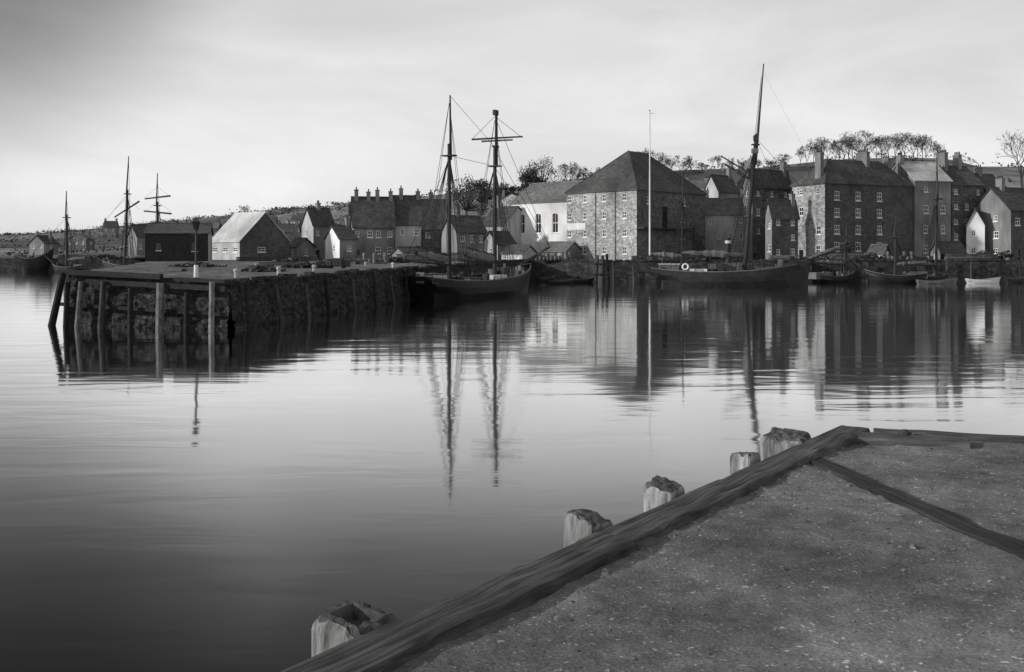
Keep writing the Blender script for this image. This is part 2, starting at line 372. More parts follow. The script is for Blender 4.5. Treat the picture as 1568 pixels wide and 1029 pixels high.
house('low_shed',800,216,40,768,0,388,377,LR=5,roof='gL',mw='cream',mr='slate',wL=(2,1),wR=(0,0))
house('rendered_cottage',770,236,38,735,0,345,318,LR=12,roof='gL',mw='cream',wL=(2,2),wR=(0,0),chim=((.9,.5,300,.6),))
house('gabled_store',762,224,50,738,790,374,356,roof='gR',mw='cream',mw2='grey',wL=(1,1),wR=(1,1))
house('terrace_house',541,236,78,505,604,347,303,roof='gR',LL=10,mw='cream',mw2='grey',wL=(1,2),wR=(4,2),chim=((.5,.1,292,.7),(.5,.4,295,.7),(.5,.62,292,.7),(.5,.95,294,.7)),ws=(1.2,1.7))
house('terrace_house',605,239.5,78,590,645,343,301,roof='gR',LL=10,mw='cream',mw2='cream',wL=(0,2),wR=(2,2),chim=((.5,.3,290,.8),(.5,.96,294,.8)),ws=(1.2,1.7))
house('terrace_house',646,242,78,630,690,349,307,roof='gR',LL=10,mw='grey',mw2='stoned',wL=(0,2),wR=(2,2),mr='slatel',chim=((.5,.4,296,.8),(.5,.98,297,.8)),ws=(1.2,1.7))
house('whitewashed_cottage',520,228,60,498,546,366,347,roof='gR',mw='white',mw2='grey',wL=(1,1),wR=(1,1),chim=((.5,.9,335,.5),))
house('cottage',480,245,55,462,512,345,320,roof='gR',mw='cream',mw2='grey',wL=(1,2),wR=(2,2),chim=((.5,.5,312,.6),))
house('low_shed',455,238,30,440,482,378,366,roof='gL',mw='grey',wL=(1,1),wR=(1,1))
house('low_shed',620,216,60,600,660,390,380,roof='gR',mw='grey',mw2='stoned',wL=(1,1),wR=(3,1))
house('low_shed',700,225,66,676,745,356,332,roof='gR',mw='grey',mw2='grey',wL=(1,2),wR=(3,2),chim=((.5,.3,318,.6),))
house('boat_shed',367,225,42,322,443,369,327,roof='gL',mw='cream',mw2='brick',mr='roofb',wL=(3,1),wR=(1,1),ws=(2.2,1.2))  # pale roof and long wall, dark gable: sun and shade painted into the colours
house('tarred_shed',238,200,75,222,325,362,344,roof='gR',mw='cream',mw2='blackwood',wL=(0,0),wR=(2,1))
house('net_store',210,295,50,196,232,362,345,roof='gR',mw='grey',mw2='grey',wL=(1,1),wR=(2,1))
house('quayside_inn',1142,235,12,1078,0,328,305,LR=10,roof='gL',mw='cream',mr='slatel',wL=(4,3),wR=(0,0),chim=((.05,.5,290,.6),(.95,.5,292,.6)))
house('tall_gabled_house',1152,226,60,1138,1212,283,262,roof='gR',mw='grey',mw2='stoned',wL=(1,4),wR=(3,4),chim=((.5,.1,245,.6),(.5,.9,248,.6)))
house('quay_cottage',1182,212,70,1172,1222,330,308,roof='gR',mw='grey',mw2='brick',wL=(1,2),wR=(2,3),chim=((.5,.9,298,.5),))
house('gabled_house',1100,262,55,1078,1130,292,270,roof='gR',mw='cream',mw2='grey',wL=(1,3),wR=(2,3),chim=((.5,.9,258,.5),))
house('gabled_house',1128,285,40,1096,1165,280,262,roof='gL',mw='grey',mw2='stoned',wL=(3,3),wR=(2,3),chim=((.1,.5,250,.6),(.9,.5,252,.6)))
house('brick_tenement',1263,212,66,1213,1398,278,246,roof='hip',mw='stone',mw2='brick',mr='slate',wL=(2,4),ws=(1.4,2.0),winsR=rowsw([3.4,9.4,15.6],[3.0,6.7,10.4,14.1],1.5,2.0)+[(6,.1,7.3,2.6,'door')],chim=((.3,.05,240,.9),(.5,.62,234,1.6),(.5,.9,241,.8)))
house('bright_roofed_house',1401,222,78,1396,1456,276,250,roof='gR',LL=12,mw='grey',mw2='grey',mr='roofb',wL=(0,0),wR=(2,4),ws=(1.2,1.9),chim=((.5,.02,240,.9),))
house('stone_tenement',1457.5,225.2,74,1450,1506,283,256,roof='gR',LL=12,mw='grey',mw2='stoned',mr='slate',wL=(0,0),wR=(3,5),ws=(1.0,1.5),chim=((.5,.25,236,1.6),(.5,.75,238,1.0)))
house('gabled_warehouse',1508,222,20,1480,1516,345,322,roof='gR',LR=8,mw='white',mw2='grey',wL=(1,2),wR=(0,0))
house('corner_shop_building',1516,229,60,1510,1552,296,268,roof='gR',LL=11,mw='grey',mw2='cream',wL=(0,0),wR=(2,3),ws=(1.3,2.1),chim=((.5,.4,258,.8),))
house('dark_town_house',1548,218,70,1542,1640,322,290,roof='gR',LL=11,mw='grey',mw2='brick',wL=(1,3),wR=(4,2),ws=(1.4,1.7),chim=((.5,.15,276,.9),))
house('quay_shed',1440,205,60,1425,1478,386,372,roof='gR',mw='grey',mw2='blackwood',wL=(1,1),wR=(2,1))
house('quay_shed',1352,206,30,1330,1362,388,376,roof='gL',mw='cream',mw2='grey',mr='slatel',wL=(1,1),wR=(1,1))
def cott(px,d,w,dep,h,rf,a,seed,side='gL',dark=False):
    r=random.Random(seed); z=hz(px,d)-1.2; 
    mw=r.choice(['grey','cream','stoned','grey','white','brick'])
    if dark: mw=r.choice(['grey','stoned'])
    house_w('hillside_cottage',(X(px,d)+w/2,d),a,w,dep,z,z+h+1.2,z+h+1.2+rf,roof=side,mw=mw,mr=r.choice(['slate','slate','slatel']),wL=(max(1,int(w/3.5)),2),wR=(1,2),
        chim=((.06,.5,z+h+rf+2.6,.5),(.94,.5,z+h+rf+2.6,.5)))
sd=0
for (p0,p1,n,d0,d1,dk) in((1075,1225,18,262,400,0),(1225,1300,4,300,380,0),(1420,1580,12,270,400,0),(545,800,20,280,400,0),(405,520,8,300,430,0),(800,900,3,300,360,0),(205,330,3,330,480,1),(20,200,3,380,700,1)):
    for i in range(n):
        sd+=1; r=random.Random(sd); px=p0+(p1-p0)*(i+.5)/n+r.uniform(-6,6); d=r.uniform(d0,d1)
        cott(px,d,r.uniform(7,15),r.uniform(6,8),r.uniform(4.5,6.5),r.uniform(2.2,3.2),r.uniform(-25,35),sd,r.choice(['gL','gL','gR']),dk)
# ------------------------------------------------------------------ trees
def rv(r): return V(r.uniform(-1,1),r.uniform(-1,1),r.uniform(-1,1))
def bare(g,base,h,seed,depth=5,lean=.75):
    r=random.Random(seed)
    def br(p,d,l,rad,k):
        q=p+d*l; g.tube(p,q,rad,rad*.65,4 if k<2 else 3,0,False)
        if k>=depth:
            for _ in range(7):
                e=q+(d+rv(r)*.9).normalized()*l*r.uniform(.5,1.1); w=rv(r).normalized()*.06
                g.add([q-w,q+w,e],[(0,1,2)])
            return
        for _ in range(3 if k<4 else 2):
            nd_=(d+rv(r)*lean+UP*.15).normalized(); br(q if r.random()<.7 else p.lerp(q,.7),nd_,l*r.uniform(.66,.86),rad*.6,k+1)
    br(base-UP*1,UP+rv(r)*.08,h*.3,h*.02,0)
def leafy(g,base,h,w,seed,n=2600):
    r=random.Random(seed); g.tube(base-UP*1,base+UP*h*.4,h*.03,h*.02,6,0,False)
    cl=[]
    for _ in range(34):
        a=r.uniform(0,6.28); q=r.uniform(.05,1)**.6; cl.append((base+V(math.cos(a)*w*.42*q,math.sin(a)*w*.42*q,h*(.3+.6*r.random()**.8*(1.1-q*.45))),r.uniform(.08,.17)*w))
    for c,s in cl: g.tube(base+UP*h*.3,c,h*.012,h*.004,3,0,False)
    for _ in range(n):
        c,s=r.choice(cl); p=c+rv(r).normalized()*s*r.uniform(.3,1.15); a=rv(r).normalized()*r.uniform(.15,.38); b=a.cross(rv(r)).normalized()*r.uniform(.12,.32)
        g.add([p-a,p+b,p+a,p-b],[(0,1,2,3)],1)
def treerow(name,lst,depth=5):
    g=MB(['bark'])
    for i,(px,ytop,d) in enumerate(lst):
        z=hz(px,d)-.5; h=Z(ytop,d)-z; bare(g,V(X(px,d),d,z),max(4,h)*1.1,i*7+int(px),depth)
    g.build(name,normals=False)
top1=[(1226,228),(1245,216),(1265,214),(1282,218),(1298,204),(1330,206),(1350,206),(1365,212),(1385,199),(1405,202),(1425,214),(1440,228)]
r=random.Random(21)
treerow('row_of_bare_trees',[(px+r.uniform(-3,3),interp(top1,px)+r.uniform(-2,6),r.uniform(440,474)) for px in range(1228,1440,8)])
top2=[(960,232),(990,226),(1010,234),(1040,236),(1080,243),(1120,240),(1170,240),(1210,236)]
treerow('row_of_bare_trees',[(px+r.uniform(-3,3),interp(top2,px)+r.uniform(-2,7),r.uniform(425,455)) for px in range(962,1215,11)])
treerow('row_of_bare_trees',[(px+r.uniform(-3,3),254+r.uniform(-4,8),r.uniform(410,440)) for px in range(862,955,10)])
treerow('bare_tree',[(1566,200,400)]); treerow('bare_tree',[(1480,234,430)],4); treerow('bare_tree',[(372,313,560)],4)
for px,yt,w,d in((830,234,21,400),(714,262,19,380),(738,268,13,400),(812,256,11,400),(775,278,10,400),(948,256,8,430)):
    z=hz(px,d)-.5; g=MB(['bark','leaf']); leafy(g,V(X(px,d),d,z),(Z(yt,d)-z)*1.05,w,int(px)); g.build('evergreen_tree',normals=False)
g=MB(['bark','leaf'])
r=random.Random(5)
for i in range(380):
    px=r.uniform(-60,560) if i<230 else r.uniform(560,1560); d=Dr(px)*r.uniform(.5,.985); z=hz(px,d); c=V(X(px,d),d,z+.3); dirx=rv(r); dirx.z=0; dirx.normalize()
    for _ in range(40):
        p=c+dirx*r.gauss(0,9)+V(0,0,r.uniform(-.5,.9)); a=rv(r)*.55; b=rv(r)*.55; g.add([p-a,p+b,p+a,p-b],[(0,1,2,3)],1)
g.build('hedgerows',normals=False)
# ------------------------------------------------------------------ ships
def hull(g,S,B,beam,zs,zm,zb,deckdrop=.8,N=26,mi=(0,1,2),counter=2.2,rake=1.0,keel=-1.4):
    f=(B-S); Ln=f.length; f.normalize(); r=V(f.y,-f.x,0)
    def w(t):
        if t<.4: return .62+.38*math.sin(math.pi/2*t/.4)
        if t<.6: return 1
        return max(.015,1-((t-.6)/.4)**2.1)
    def sz(t): 
        return (zs*(1-t)*(1-2*t)+zm*4*t*(1-t)+zb*t*(2*t-1)) 
    lv=[(1.0,1.0),(.95,1.0),(.6,.98),(.28,.93),(0,.82),(-1,.35)]
    for side in(-1,1):
        o=len(g.v)
        for i in range(N+1):
            t=i/N
            for q,ww in lv:
                z=sz(t)*q if q>=0 else keel
                qq=max(q,-.3)
                t2=t*Ln; t2+= (1-t)**3*counter*(1-qq)*1.0 - t**3*rake*(1-qq)
                hb=beam/2*w(t)*(ww if t>.15 or q>.5 else ww*(.55+.45*t/.15))
                p=S+f*t2+r*side*hb; g.v.append((p.x,p.y,z))
        n=len(lv)
        for i in range(N):
            for j in range(n-1):
                a=o+i*n+j; g.f.append((a,a+1,a+n+1,a+n)); g.m.append(mi[1] if j==0 else mi[0])
        for i in range(N):
            t=i/N;u=(i+1)/N
            pa=S+f*t*Ln+r*side*(beam/2*w(t)-.12); pb=S+f*u*Ln+r*side*(beam/2*w(u)-.12) if u<1 else S+f*Ln
            za,zb_=sz(t),sz(u)
            g.quad(V(pa.x,pa.y,za),V(pb.x,pb.y,zb_),V(pb.x,pb.y,zb_-deckdrop),V(pa.x,pa.y,za-deckdrop),mi[0])
            oa=pa+r*side*.16;ob=pb+r*side*.16
            g.quad(V(pa.x,pa.y,za+.05),V(pb.x,pb.y,zb_+.05),V(ob.x,ob.y,zb_+.05),V(oa.x,oa.y,za+.05),mi[1])
            ca=S+f*t*Ln;cb=S+f*u*Ln
            g.quad(V(pa.x,pa.y,za-deckdrop),V(pb.x,pb.y,zb_-deckdrop),V(cb.x,cb.y,zb_-deckdrop+.06),V(ca.x,ca.y,za-deckdrop+.06),mi[2])
    L_=[]
    for side in(-1,1):
        for q,ww in lv[:5]:
            z=zs*q; hb=beam/2*w(0)*(ww if q>.5 else ww*.55); p=S+f*(counter*(1-q))+r*side*hb; L_.append(V(p.x,p.y,z))
    for j in range(4): g.quad(L_[j],L_[j+1],L_[j+6],L_[j+5],mi[0])
    return f,r,Ln,sz,w
def rig(g,base,top,r0,r1,mi=0): g.tube(base,top,r0,r1,8,mi)
def shrouds(g,hp,base,f,r,hb,zr,n=3,sp=1.1,rat=True,rr=.05,mi=1):
    for s in(-1,1):
        feet=[base+f*(-.3-sp*i)+r*s*hb+UP*(zr-base.z) for i in range(n)]
        for p in feet: g.tube(p,hp,rr,rr,3,mi,False)
        if rat and n>1:
            k=int((hp.z-zr)*.8/.5)
            for j in range(k):
                q=(j+1)/k*.85; g.tube(feet[0].lerp(hp,q),feet[-1].lerp(hp,q),.022,.022,3,mi,False)
def furled(g,a,b,r,mi=2,seed=1):
    q=random.Random(seed); n=14; pts=[a.lerp(b,i/n)+V(0,0,q.uniform(-.08,.08)) for i in range(n+1)]; rs=[r*(.45+.6*math.sin(math.pi*min(1,(i+1)/(n+1)*1.1)))*q.uniform(.75,1.25) for i in range(n+1)]
    for i in range(n): g.tube(pts[i],pts[i+1],rs[i],rs[i+1],7,mi,False)
S=V(X(640,117),117,0); B=V(X(812,143),143,0)
ship=empty('topsail_schooner',(S+B)/2)
g=MB(['hull','rail','deck']); f,r,Ln,sz,w=hull(g,S,B,6.8,2.9,2.4,4.2); g.build('hull',ship,normals=False)
def on(t,side=0,z=0): p=S+f*t*Ln+r*side; return V(p.x,p.y,sz(t)-.8+z)
g=MB(['mast','rope','sail','lwhite','deck','hull','iron'])
bm_=on(.24); fm=on(.64)
tm=V(bm_.x,bm_.y,Z(147,124)); tf=V(fm.x,fm.y,Z(172,133.5))
rig(g,bm_,V(bm_.x,bm_.y,19.5),.28,.22); rig(g,V(bm_.x,bm_.y,17.5)+f*.35,tm+f*.2,.19,.09)
rig(g,fm,V(fm.x,fm.y,20.2),.3,.23); rig(g,V(fm.x,fm.y,17.5)+f*.4,tf+f*.4,.24,.18)
g.box(V(fm.x,fm.y,20.3)+f*.2,f*.5,r*.3,UP*.12,0); g.box(tf+f*.2,f*.45,r*.22,UP*.35,0)
for m_,zc in((bm_,18),(fm,17.6)):
    g.box(V(m_.x,m_.y,zc),f*.5,r*.9,UP*.07,0)
yr=(r*.97+f*.25).normalized()
c=V(fm.x,fm.y,21.4)+f*.6; g.tube(c-yr*3.6,c+yr*3.6+UP*.2,.13,.11,6,0); g.tube(c-yr*2.2-UP*.3,c+yr*2.2-UP*.2,.14,.12,6,2)
for s in(-1,1): g.tube(V(fm.x,fm.y,21.4)+f*.6+yr*s*3.6,V(fm.x,fm.y,24.4),.035,.035,3,1)
shrouds(g,V(bm_.x,bm_.y,18),bm_,f,r,3.3,2.6,4,.8); shrouds(g,V(fm.x,fm.y,17.6),fm,f,r,3.4,2.9,4,.8)
shrouds(g,tm-UP*1,bm_,f,r,3.3,2.6,2,rat=False,rr=.035); shrouds(g,tf-UP*1,fm,f,r,3.4,2.9,2,rat=False,rr=.035)
for m_,zc in((bm_,18),(fm,17.6)):
    for dx in(-1.4,-.5,.7,1.5): g.tube(V(m_.x,m_.y,zc-.5),V(m_.x,m_.y,3)+f*dx*1.3+r*dx*.4,.028,.028,3,1,False)
g.tube(bm_+UP*2.7-f*.4,bm_+UP*3.3-f*10,.17,.12,6,0); g.tube(bm_+UP*3.9-f*.4,bm_+UP*5.0-f*7.5,.13,.1,6,0); furled(g,bm_+UP*3.3-f*.6,bm_+UP*4.1-f*7.5,.55,2,3)
g.tube(fm+UP*2.6-f*.4,fm+UP*2.9-f*9,.17,.12,6,0); g.tube(fm+UP*3.6-f*.4,fm+UP*4.6-f*7.5,.13,.1,6,0); furled(g,fm+UP*3.2-f*.6,fm+UP*3.6-f*7.8,.55,2,4)
bw=on(1.0,0,.7); bs=bw+f*6.5+UP*2.6; g.tube(bw-f*3,bs,.22,.12,7,0); furled(g,bw+f*1.0+UP*.7,bw+f*5.4+UP*2.6,.26,2,5)
for z_ in(17.4,19.8,tf.z-.6): g.tube(V(fm.x,fm.y,z_),bs-f*(20-z_)*.1 if z_<20 else bs,.035,.035,3,1)
g.tube(V(bm_.x,bm_.y,18),V(fm.x,fm.y,17.6),.03,.03,3,1); g.tube(tm,V(fm.x,fm.y,20.2),.03,.03,3,1)
g.tube(bm_+UP*16,bm_+UP*3.3-f*9.8,.035,.035,3,1); g.tube(bs,bw+UP*-1.6-f*.1,.04,.04,3,1)
def bx(t,side,z,l,wd,h_,mi): g.box(on(t,side,z+h_/2),f*l/2,r*wd/2,UP*h_/2,mi)
bx(.1,0,0,3.0,2.6,1.3,3); bx(.1,0,1.3,3.3,2.9,.12,5); bx(.42,0,0,4.5,2.8,.9,4); bx(.42,0,.9,4.2,2.4,.12,5); bx(.74,0,0,1.6,1.8,1.6,5); bx(.86,0,0,.9,2.6,1.1,6)
bx(.02,.0,0,.4,1.1,1.4,4); bx(.57,1.5,0,3.4,1.1,1.1,3); bx(.33,-1.2,0,1.2,.8,1.2,5)
for i in range(16): g.tube(on(i/16,0,0)+r*w(i/16)*3.3,on(i/16,0,1.3)+r*w(i/16)*3.3,.06,.06,4,0)
for i in range(26): bx(R.uniform(.08,.92),R.uniform(-2,2.4),0,R.uniform(.3,1),R.uniform(.3,.8),R.uniform(.5,1.8),R.choice([4,5,0,5,2]))
g.build('spars_and_fittings',ship,normals=True)
S=V(X(996,176),176.5,0); B=V(X(1240,174),173.5,0)
ship=empty('steam_ketch',(S+B)/2)
g=MB(['hullg','rail','deck']); f,r,Ln,sz,w=hull(g,S,B,6.6,3.2,2.6,4.4,counter=2.8,rake=.6); g.build('hull',ship,normals=False)
g=MB(['mast','rope','sail','lwhite','deck','hull','iron'])
mb=on(.59); mt=V(X(1167,175),mb.y,Z(98,175)); mz=on(.2)
dv=(mt-mb); mid=mb+dv*((Z(212,175)-mb.z)/dv.z)
g.tube(mb,mid+dv*.02,.38,.3,8,0); g.tube(mb+dv*.52+f*.3,mt+f*.2,.26,.1,7,0)
g.box(mid-dv*.03,f*.7,r*.5,UP*.1,0); g.box(mid,f*.45,r*.35,UP*.5,0); g.box(mid-dv*.06,f*.6,r*.35,UP*.4,2)
g.tube(mb+dv*.47,mb+dv*.53-f*5.8+UP*1.3,.15,.12,6,0); furled(g,mb+dv*.45-f*.3,mb+dv*.51-f*5+UP*.6,.32,0,12)
shrouds(g,mid-dv*.03,mb,f,r,3.2,2.8,5,.8,rr=.06); shrouds(g,mt-dv*.06,mb,f,r,3.2,2.8,1,rat=False,rr=.04)
for dx in(-3,-1.5,1.5,2.6): g.tube(mid-dv*.05,V(mb.x,mb.y,3)+f*dx,.03,.03,3,1,False)
zt=V(X(1046,176),mz.y,Z(262,176)); g.tube(mz,zt,.26,.11,7,0); shrouds(g,mz.lerp(zt,.72),mz,f,r,2.9,2.8,3,.9)
g.tube(mz+UP*2.9,mz+UP*3.5-f*7,.15,.11,6,0); furled(g,mz+UP*3.4,mz+UP*3.8-f*5.5,.5,2,8)
g.tube(mb+UP*2.9-f*.4,mb+UP*3.3-f*12,.19,.13,6,0); furled(g,mb+UP*3.5-f*.6,mb+UP*3.9-f*11,.65,2,9)
bw=on(1,0,.7); bs=bw+f*7.5+UP*3; g.tube(bw-f*3-UP*.6,bs,.26,.13,7,0); furled(g,bw-f*.4+UP*.5,bw+f*5+UP*2.6,.32,2,10)
g.tube(mid,bs,.035,.035,3,1); g.tube(mt-dv*.03,bs+f*.2,.015,.015,3,1); g.tube(mid,bw,.035,.035,3,1); g.tube(bs,bw-UP*2,.04,.04,3,1)
fu=on(.49,0,0); g.tube(fu,fu+UP*6.6,.5,.5,12,6); g.tube(fu+UP*5.7,fu+UP*6.2,.53,.53,12,3)
bx(.12,0,0,3.4,2.8,1.7,4); bx(.12,0,1.7,3.7,3.1,.1,3); bx(.38,0,0,5,3,1.2,5); bx(.5,0,0,3,2.6,2.2,4); bx(.72,0,0,3.6,2.8,1.0,4); bx(.9,0,0,1,2.6,1.2,6); bx(.3,1.6,.3,3,1.1,.9,3)
c=on(.215,3.1,1.5); n=16
for i in range(n):
    a0=2*math.pi*i/n;a1=2*math.pi*(i+1)/n; g.tube(c+f*.5*math.cos(a0)+UP*.5*math.sin(a0),c+f*.5*math.cos(a1)+UP*.5*math.sin(a1),.15,.15,6,3,False)
for i in range(34): bx(R.uniform(.06,.95),R.uniform(-2,2),0,R.uniform(.3,1.2),R.uniform(.3,.8),R.uniform(.6,2.3),R.choice([4,5,0,2,5]))
for i in range(20): g.tube(on((i+.5)/20,0,.7)+r*w((i+.5)/20)*3.2,on((i+.5)/20,0,1.5)+r*w((i+.5)/20)*3.2,.05,.05,4,0)
g.build('spars_and_fittings',ship)
def smallship(name,pS,pB,d,beam,masts,zs=2.6):
    global S,f,r,Ln,sz,w,g
    S=V(X(pS,d),d,0);B=V(X(pB,d),d+3,0); e=empty(name,(S+B)/2)
    g=MB(['hull','rail','deck']); f,r,Ln,sz,w=hull(g,S,B,beam,zs,zs*.8,zs*1.4); g.build('hull',e,normals=False)
    g=MB(['mast','rope','sail','lwhite','deck','hull','iron']); hd=None
    for (pb,pt,yt,yards) in masts:
        t=(X(pb,d)-S.x)/(B.x-S.x); b=on(t); top=V(X(pt,d),b.y,Z(yt,d)); hd=b.lerp(top,.66)
        k=1 if d<250 else 1.35
        g.tube(b,b.lerp(top,.7),.3*k,.24*k,7,0); g.tube(hd+f*.3,top,.2*k,.1*k,6,0); g.box(hd,f*.8,r*.9,UP*.12,0)
        shrouds(g,hd,b,f,r,beam*.45,zs,3,1.2,rr=.06*k); shrouds(g,top-UP*2,b,f,r,beam*.45,zs,1,rat=False,rr=.04*k)
        for (y0,hl,tl) in yards:
            c=V(b.lerp(top,.5).x,b.y,Z(y0,d)); uy=(f*.9+r*.3).normalized(); g.tube(c-uy*hl-UP*tl,c+uy*hl+UP*tl,.2*k,.15*k,6,0)
            for s in(-1,1): g.tube(c+uy*s*hl,c+UP*3.2,.03,.03,3,1)
        g.tube(b+UP*2.5,b+UP*3-f*min(8,t*Ln),.16,.12,6,0); furled(g,b+UP*2.9,b+UP*3.3-f*min(7,t*Ln),.4,2,int(pb))
    if hd:
        g.tube(hd,on(1,0,1)+f*7+UP*2.5,.045,.045,3,1); g.tube(on(.95,0,.7),on(1,0,1)+f*min(7,Ln*.3)+UP*2.5,.2,.1,6,0)
    bx(.12,0,0,3,2.6,1.3,4); bx(.5,0,0,4,2.6,.8,5)
    for i in range(8): bx(R.uniform(.1,.9),R.uniform(-1,1),0,R.uniform(.3,1.2),R.uniform(.3,.8),R.uniform(.6,1.6),R.choice([4,5,0,2]))
    g.build('spars_and_fittings',e)
smallship('moored_schooner',262,150,285,6.5,[(240,240,265,[(302,5.0,-.3),(325,5.4,.5)]),(187,193,238,[(320,5.0,-2.2)])])
smallship('moored_smack',130,72,292,5,[(99,98,292,[])],2.2)
smallship('fishing_smack',1418,1330,190,4.6,[(1375,1377,330,[])],1.9)
smallship('fishing_smack',1398,1462,193,4.2,[(1440,1441,240,[])],1.5)
smallship('fishing_smack',1246,1318,191,4.0,[(1300,1302,345,[])],1.7)
def rowboat(pa,pb,d,mi,z=.75,dy=1):
    S_=V(X(pa,d),d,0);B_=V(X(pb,d),d+dy,0); e=empty('rowing_boat',(S_+B_)/2)
    g=MB([mi,'rail','deck']); f_,r_,L_,s_,w_=hull(g,S_,B_,1.9,z,z*.8,z*1.3,deckdrop=.45,counter=.2,rake=.3,keel=-.3,N=12)
    for q in(.25,.5,.75): p=S_+f_*L_*q; g.box(V(p.x,p.y,z*.72),f_*.14,r_*w_(q)*.85,UP*.03,2)
    g.build('boat_hull',e,normals=False)
rowboat(1480,1536,186,'lwhite',.95); rowboat(862,912,188,'hull',.8,3); rowboat(822,850,196,'hull',.9,4); rowboat(1404,1470,183,'rail',.8); rowboat(838,880,183,'hull',.7,2)
rowboat(1540,1575,190,'hullg',1.0)
smallship('moored_hulk',24,76,300,6,[],5.5)
# ------------------------------------------------------------------ furniture
lx,ly=X(299,76),76.2; lz=3.85; e=empty('street_lamp',(lx,ly,lz)); g=MB(['iron','lwhite','glass']); p=V(lx,ly,lz-.1)
g.tube(p,p+UP*1.05,.2,.17,8,1); g.tube(p+UP*1.05,p+UP*1.2,.19,.12,8,0); g.tube(p+UP*1.2,p+UP*3.7,.1,.08,8,0); g.box(p+UP*3.45,V(.38,0,0),V(0,.03,0),UP*.03,0)
g.tube(p+UP*3.7,p+UP*3.8,.16,.16,8,0); g.tube(p+UP*3.8,p+UP*4.4,.16,.3,4,2); g.tube(p+UP*4.4,p+UP*4.72,.36,.06,4,0); g.tube(p+UP*4.7,p+UP*4.9,.05,.02,6,0)
for i in range(4):
    a=i*math.pi/2; g.tube(p+UP*3.8+V(.16*math.cos(a),.16*math.sin(a),0),p+UP*4.4+V(.3*math.cos(a),.3*math.sin(a),0),.03,.03,4,0)
g.build('lamp_post_and_lantern',e)
def bollard(px,d,mi=0):
    ax=X(px,d); z=3.85; e=empty('bollard',(ax,d,z)); g=MB(['cream','iron']); p=V(ax,d,z-.25)
    g.tube(p,p+UP*.65,.21,.17,10,mi); g.tube(p+UP*.65,p+UP*.82,.26,.24,10,mi); g.tube(p+UP*.82,p+UP*.9,.24,.1,10,mi); g.build('bollard_body',e)
for px,d in((362,79),(427,90),(481,104),(393,118),(602,130),(560,140)): bollard(px,d)
def pole(px,yt,d,zb,r0): 
    e=empty('flagpole',(X(px,d),d,zb)); g=MB(['frame','iron']); a=V(X(px,d),d,zb-.1); b=V(X(px,d),d,Z(yt,d))
    g.tube(a,a.lerp(b,.6),r0,r0*.8,8,0); g.tube(a.lerp(b,.6),b,r0*.75,r0*.5,8,0); g.tube(b,b+UP*.2,r0*.9,r0*.5,8,1); g.box(b-UP*.5+V(.5,0,0),V(.5,0,0),V(0,.03,0),UP*.03,1); g.build('pole',e)
pole(995,170,204,4.2,.19)
def heap(name,px,d,w_,h_,kind,seed):
    r=random.Random(seed); z=4.2 if d>181 else 3.95; e=empty(name,(X(px,d),d,z)); g=MB(['pile','deck','pier','rail'])
    c=V(X(px,d),d,z)
    if kind=='timber':
        n=int(h_/.28)
        for j in range(n):
            for i in range(5-min(4,j)+2):
                o=V(r.uniform(-.4,.4),(i-3)*.34+j*.15,.14+j*.28); a=r.uniform(-.05,.05); g.box(c+o,V(w_/2*r.uniform(.8,1),a,0),V(0,.14,0),UP*.12,r.choice([0,1,0]))
    elif kind=='rubble':
        for _ in range(int(w_*14)):
            x=r.gauss(0,w_*.22); hh=max(.05,h_*(1-abs(x)/(w_*.6))); s=r.uniform(.12,.4); g.box(c+V(x,r.gauss(0,.8),r.uniform(0,hh)),V(s,r.uniform(-.1,.1),.05),V(.05,s*.8,0),V(.03,0,s*.6),r.choice([2,2,0,1]),.8)
    elif kind=='barrels':
        for i in range(int(w_/.8)):
            for j in range(2 if i%2 else 1):
                p=c+V(i*.8-w_/2,r.uniform(-.3,.3),j*.95); g.tube(p,p+UP*.45,.27,.36,10,1); g.tube(p+UP*.45,p+UP*.92,.36,.27,10,1)
    elif kind=='crates':
        for i in range(int(w_/1.1)):
            a=r.uniform(-.3,.3); s=r.uniform(.35,.6); p=c+V(i*1.1-w_/2,r.uniform(-.5,.5),s); g.box(p,V(s,a*s,0),V(-a*s,s,0),UP*s,1)
            for k in(-.6,0,.6): g.box(p+UP*s*k-V(0,s+.03,0),V(s*1.03,a*s,0),V(0,.03,0),UP*.07,0)
    g.build('pieces',e)
for a in [(520,150,9,1.0,'rubble'),(600,165,10,1.1,'rubble'),(450,175,8,.9,'rubble'),(560,185,9,1.4,'timber'),(640,190,8,1.6,'timber'),(390,190,7,1.0,'timber'),(850,212,8,1,'barrels'),(1000,203,8,1,'crates'),
 (1300,204,10,1.8,'timber'),(1380,203,7,1,'barrels'),(1400,204,9,1,'crates'),(1485,203,11,1.6,'timber'),(1250,204,8,1.6,'rubble'),(1540,204,10,2,'rubble'),(1090,202,8,1.3,'rubble'),(700,196,9,1.7,'timber'),(480,200,6,1,'crates'),
 (300,120,7,.6,'rubble'),(470,120,6,.6,'rubble'),(160,295,14,1.2,'rubble'),(120,304,12,1.2,'timber'),(400,100,4,.5,'rubble'),(240,95,5,.45,'timber'),(520,128,5,.8,'crates'),(430,140,6,.7,'timber'),(575,150,5,1,'barrels'),(1510,206,8,2.2,'rubble'),(1330,202,9,1.6,'rubble'),(1200,203,6,1.4,'timber')]:
    nm={'rubble':'rubble_heap','timber':'timber_stack','barrels':'barrels','crates':'crates'}[a[4]]
    heap(nm,a[0],a[1],a[2],a[3],a[4],a[0])
